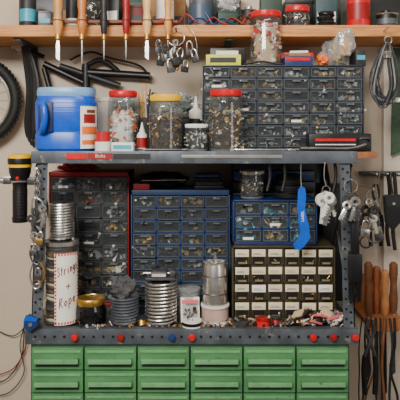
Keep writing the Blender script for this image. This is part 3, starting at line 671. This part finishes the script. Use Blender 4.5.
b=B('white_tape_spool'); b.lathe([(rr*1.15,0),(rr*1.15,.006),(rr*.95,.007),(rr*.95,.048),(rr*1.15,.049),(rr*1.15,.055),(0,.055)],WHITE,(cx,y,BZ),32)
b.lathe([(rr*1.08,.010),(rr*1.08,.046)],mat('tape_pale',(190,160,148),.4),(cx,y,BZ),32); b.done()
b=B('blister_pack'); y=-.43
b.box((X(190,y),y+.03,BZ+.04),(.058,.003,.075),PAPER,.001,(-.25,0,.1)); b.box((X(190,y),y+.022,BZ+.035),(.045,.012,.05),HAZE,.004,(-.25,0,.1)); b.box((X(190,y),y+.03-.012,BZ+.068),(.05,.002,.012),PINK,0,(-.25,0,.1)); b.bits(X(184,y),X(196,y),y+.01,y+.02,BZ+.02,BZ+.05,14,.01,[DSTEEL,CHAR,BRN]); b.done()
b=B('clear_parts_tub'); y=-.36; cx=X(188,y); b.lathe([(.032,0),(.038,.09),(.04,.092),(.04,.098),(.036,.1),(0,.1)],HAZE,(cx,y,BZ),24); b.bits(cx-.02,cx+.02,y-.02,y+.01,BZ+.01,BZ+.08,30,.014,[WHITE,PINK,DSTEEL,BLACK]); b.done()
b=B('electrical_tape_roll'); b.lathe([(.016,0),(.03,0),(.03,.018),(.016,.018),(.016,0)],WHITE,(X(192,-.44),-.435,BZ+.002),26,cap=False); b.lathe([(.0301,.004),(.0301,.014)],BLACK,(X(192,-.44),-.435,BZ+.002),26,cap=False); b.done()
b=B('red_tape_roll'); b.lathe([(.014,0),(.024,0),(.024,.014),(.014,.014),(.014,0)],RED,(X(262,-.42),-.424,BZ+.002),26,cap=False); b.lathe([(.006,.014),(.020,.0145),(.020,.022),(.006,.022),(.006,.014)],DRED,(X(263,-.42),-.424,BZ+.002),26,cap=False); b.done()
for px,m in((142,BRASS),(276,CHAR)):
    b=B('wire_spool'); xx=X(px,-.435); b.lathe([(.016,0),(.016,.003),(.009,.0035),(.009,.021),(.016,.0215),(.016,.025),(0,.025)],m if px>200 else CHAR,(xx,-.432,BZ+.0025),22)
    for k in range(6): b.ring((xx,-.432,BZ+.0075+k*.0026),.0115,.0016,BRASS if px<200 else DRED,'Z',20,5)
    b.done()
b=B('loose_hardware_pile')
for _ in range(230):
    px=U(228,300); yy=U(-.447,-.405); b.bit((X(px,yy),yy,BZ+.006+U(0,.006)),.010*U(.5,1.3),random.choice([DSTEEL,CHAR,MG,BRASS,BRN,DBRN,BLACK,BEIGE,LG,BLACK]))
b.done()
b=B('round_tin_lid'); b.lathe([(.026,0),(.026,.01),(.023,.012),(0,.012)],DSTEEL,(X(240,-.43),-.43,BZ+.0025),24); b.done()
b=B('small_parts_bags')
for i in range(14):
    px=298+i*3.2; yy=U(-.44,-.41); z=BZ+U(.012,.038); b.box((X(px,yy),yy,z),(U(.03,.05),.03,.006),random.choice([PAPER,HAZE,PINK,GALV,HAZE,CHAR,BLACK,DBRN,BEIGE]),.001,(U(-.5,.5),U(-.5,.5),U(-1,1)))
for _ in range(110): b.bit((X(U(300,344),-.43),U(-.445,-.41),BZ+U(.006,.034)),.011,random.choice(DB+[DBRN,CHAR]))
b.done()
b=B('loose_bolts')
for _ in range(110): b.bit((X(U(80,225),-.45),U(-.452,-.442),BZ+.006),.008,random.choice([DSTEEL,CHAR,MG,BRASS,BRN,LG]))
b.done()

# ---------------------------------------------------------------- right wall: hanging tools
P=lambda px,py,yy=-.06:(X(px,yy),yy,Z(py,yy))
b=B('coiled_extension_cable'); y=-.3
b.cyl((X(388,y),-.25,TS-.02),(X(388,y),-.31,TS-.018),.003,STEEL)
for k in range(13):
    dx=U(-5,5); b.curve([P(388,42,y),P(379+dx,62,y-.01),P(374+dx,86+U(-6,6),y),P(384+dx,102+U(-6,6),y+.01),P(394+dx,88,y),P(392+dx,62,y-.01)],U(.002,.0034),random.choice([DSTEEL,CHAR,MG,GALV,BLACK]),6,5,True)
b.ring(P(388,40,y),.012,.002,STEEL,'Y',16,6)
for k in range(6): b.ring(P(387,52+k*1.2,y-.006),.014,.0022,STEEL,'Z',14,6)
b.done()
b=B('green_strap_hanging'); y=-.05; b.prism([(X(393,y),Z(48,y)),(X(404,y),Z(48,y)),(X(406,y),Z(150,y)),(X(391,y),Z(156,y))],y-.004,y+.004,mat('strap_green',(62,84,66),.8,0,.25,60)); b.box((X(398,y),y-.006,Z(100,y)),(.04,.006,.02),STEEL,.002); b.done()
b=B('steel_tool_rail'); b.bx(X(362,-.04),X(420,-.04),-.040,-.031,Z(176,-.04),Z(171,-.04),DSTEEL,.002); b.bx(X(362,-.04),X(420,-.04),-.031,-.001,Z(175,-.04),Z(172,-.04),DSTEEL)
for px in (370,380,391,402): b.cyl((X(px,-.05),-.04,Z(173,-.05)),(X(px,-.05),-.14,Z(172,-.05)),.003,STEEL)
b.done()
y=-.12
b=B('leather_belt')
for i,(a,c_) in enumerate(((388,BLACK),(394,CHAR))):
    b.curve([P(a,172,y),P(a+2,200,y),P(a-1,228,y),P(a+1,246+i*4,y)],.007,c_,8)
b.done()
b=B('holster_pouch'); b.prism([(X(383,-.15),Z(196,-.15)),(X(401,-.15),Z(196,-.15)),(X(399,-.15),Z(222,-.15)),(X(392,-.15),Z(230,-.15)),(X(385,-.15),Z(222,-.15))],-.165,-.145,BLACK); b.prism([(X(383,-.15),Z(194,-.15)),(X(401,-.15),Z(194,-.15)),(X(399,-.15),Z(206,-.15)),(X(385,-.15),Z(206,-.15))],-.169,-.165,CHAR); b.cyl((X(392,-.15),-.172,Z(203,-.15)),(X(392,-.15),-.169,Z(203,-.15)),.005,STEEL)
b.curve([(X(392,-.14),-.15,Z(194,-.15)),(X(391,-.14),-.145,Z(184,-.15)),(X(391,-.14),-.135,Z(172,-.14))],.003,BLACK); b.done()
b=B('pliers'); cx=376
for sg in(-1,1):
    b.curve([P(cx+sg*1.5,184,y),P(cx+sg*3,194,y),P(cx-sg*.5,204,y),P(cx-sg*6,222,y),P(cx-sg*5,244,y)],.0048,DSTEEL,8)
    b.curve([P(cx-sg*5.2,215,y),P(cx-sg*6.2,226,y),P(cx-sg*5,246,y)],.0075,BLACK,8)
b.cyl((X(cx,y),y-.012,Z(202,y)),(X(cx,y),y+.008,Z(202,y)),.011,STEEL); b.curve([P(cx+4,172,y),P(cx+3,178,y),P(cx+1.5,186,y)],.0018,STEEL); b.done()
b=B('key_and_shackle_bunch'); y=-.16
b.cyl((X(372,y),-.0,Z(190,y)),(X(372,y),-.18,Z(188,y)),.003,STEEL)
b.ring(P(372,196,y),.02,.002,STEEL,'Y',20,6)
for i in range(9): key(b,P(370+U(-6,7),196+U(0,24),y-.01-.004*i),U(.06,.1),random.choice([STEEL,DSTEEL,LG]),U(-.5,.5),U(-.5,.5))
padlock(b,P(366,220,y-.03),.034,STEEL,.1); padlock(b,P(378,226,y-.03),.03,DSTEEL,-.1)
b.ring(P(375,236,y-.02),.024,.003,STEEL,'Y',20,6); b.ring(P(366,242,y-.02),.02,.003,DSTEEL,'Y',20,6); b.done()

# wooden handle rack
y=-.2
b=B('wooden_tool_rack'); RW=mat('rack_wood',(158,96,54),.6,0,.2,30)
b.prism([(X(362,y),Z(316,y)),(X(372,y),Z(313.5,y)),(X(384,y),Z(313,y)),(X(399,y),Z(315,y)),(X(400,y),Z(322,y)),(X(390,y),Z(326,y)),(X(374,y),Z(326,y)),(X(363,y),Z(322,y))],-.262,-.03,RW)
b.bx(X(366,y),X(399,y),-.05,-.031,Z(318,y),Z(285,y),RW,.003); b.bx(X(368,y),X(374,y),-.05,-.001,Z(322,y),Z(300,y),RW,.003); b.done()
hm=[BRN,mat('handle_reddish',(138,76,44),.42,0,.2,50),mat('handle_tan',(176,118,72),.45,0,.2,50),BRN]
for i,px in enumerate((368.5,376.5,385,393.5)):
    b=B('wood_handled_chisel'); yy=-.225+(.02 if i%2 else 0); cx=X(px,yy); zt=Z(262+(i%3)*4,yy); zr=Z(313,y); rr=.0138
    b.lathe([(rr*.5,zt),(rr,zt-.008),(rr*1.05,zt-.04),(rr*.78,zt-.075),(rr*1.05,zr+.05),(rr*.9,zr+.012),(rr*.6,zr+.001)],hm[i],(cx,yy,0),18)
    b.lathe([(.0065,zr+.004),(.0055,zr-.045)],STEEL,(cx,yy,0),12)
    b.prism([(cx-.004,zr-.04),(cx+.004,zr-.04),(cx+.006,zr-.2-.03*(i%3)),(cx-.006,zr-.21-.03*(i%3))],yy-.003,yy+.002,[DSTEEL,CHAR,BLACK][i%3]); b.done()
b=B('leather_cord_bundle'); y=-.275
for k in range(8):
    px=362+k*4.6; b.curve([P(px,318,y),P(px+U(-3,3),345,y-.01),P(px+U(-4,4),370,y),P(px+U(-6,6),400,y),P(px+U(-4,4),430,y)],U(.002,.0055),random.choice([BLACK,DBRN,CHAR,BLACK,BRN]),7)
b.done()
b=B('hanging_pliers'); y=-.30
b.cyl((X(372,y),-.262,Z(319,y)),(X(372,y),-.31,Z(318,y)),.003,STEEL)
for sg in(-1,1):
    b.curve([P(370+sg*2,320,y),P(370+sg*4,332,y),P(370-sg*1,344,y),P(370-sg*6,362,y),P(370-sg*5,392,y)],.006,DSTEEL,8); b.curve([P(370-sg*5,356,y),P(370-sg*6,370,y),P(370-sg*5,394,y)],.009,BLACK,8)
b.done()

# ---------------------------------------------------------------- lights, world, camera
def area(n,loc,tgt,sx,sy,p,c=(1,1,1)):
    l=bpy.data.lights.new(n,'AREA'); l.shape='RECTANGLE'; l.size=sx; l.size_y=sy; l.energy=p; l.color=c
    o=bpy.data.objects.new(n,l); o.location=loc; o.rotation_euler=(Vector(tgt)-Vector(loc)).to_track_quat('-Z','Y').to_euler(); bpy.context.collection.objects.link(o)
area('garage_door_daylight',(-.8,-2.7,2.5),(0,0,1.35),1.2,.5,84,(1,.965,.90))
area('side_fill_light',(1.9,-2.6,1.7),(0,-.3,1.3),.8,1.0,9,(.94,.97,1))  # added cool side light that puts highlights on the jars
area('overhead_light',(.3,-1.3,2.66),(.1,-.2,1.2),.9,.25,13,(1,.93,.82))  # unseen warm area light overhead, aimed at the bench
w=bpy.data.worlds.new('World'); bpy.context.scene.world=w; w.use_nodes=True; w.node_tree.nodes['Background'].inputs[0].default_value=(1,.97,.93,1); w.node_tree.nodes['Background'].inputs[1].default_value=.2
cam=bpy.data.cameras.new('camera'); co=bpy.data.objects.new('camera',cam); bpy.context.collection.objects.link(co)
co.location=(0,CY,ZC); co.rotation_euler=(math.pi/2,0,0); cam.sensor_width=36; cam.lens=F/400*36; cam.shift_y=-(200-HY)/400; cam.clip_start=.05
bpy.context.scene.camera=co
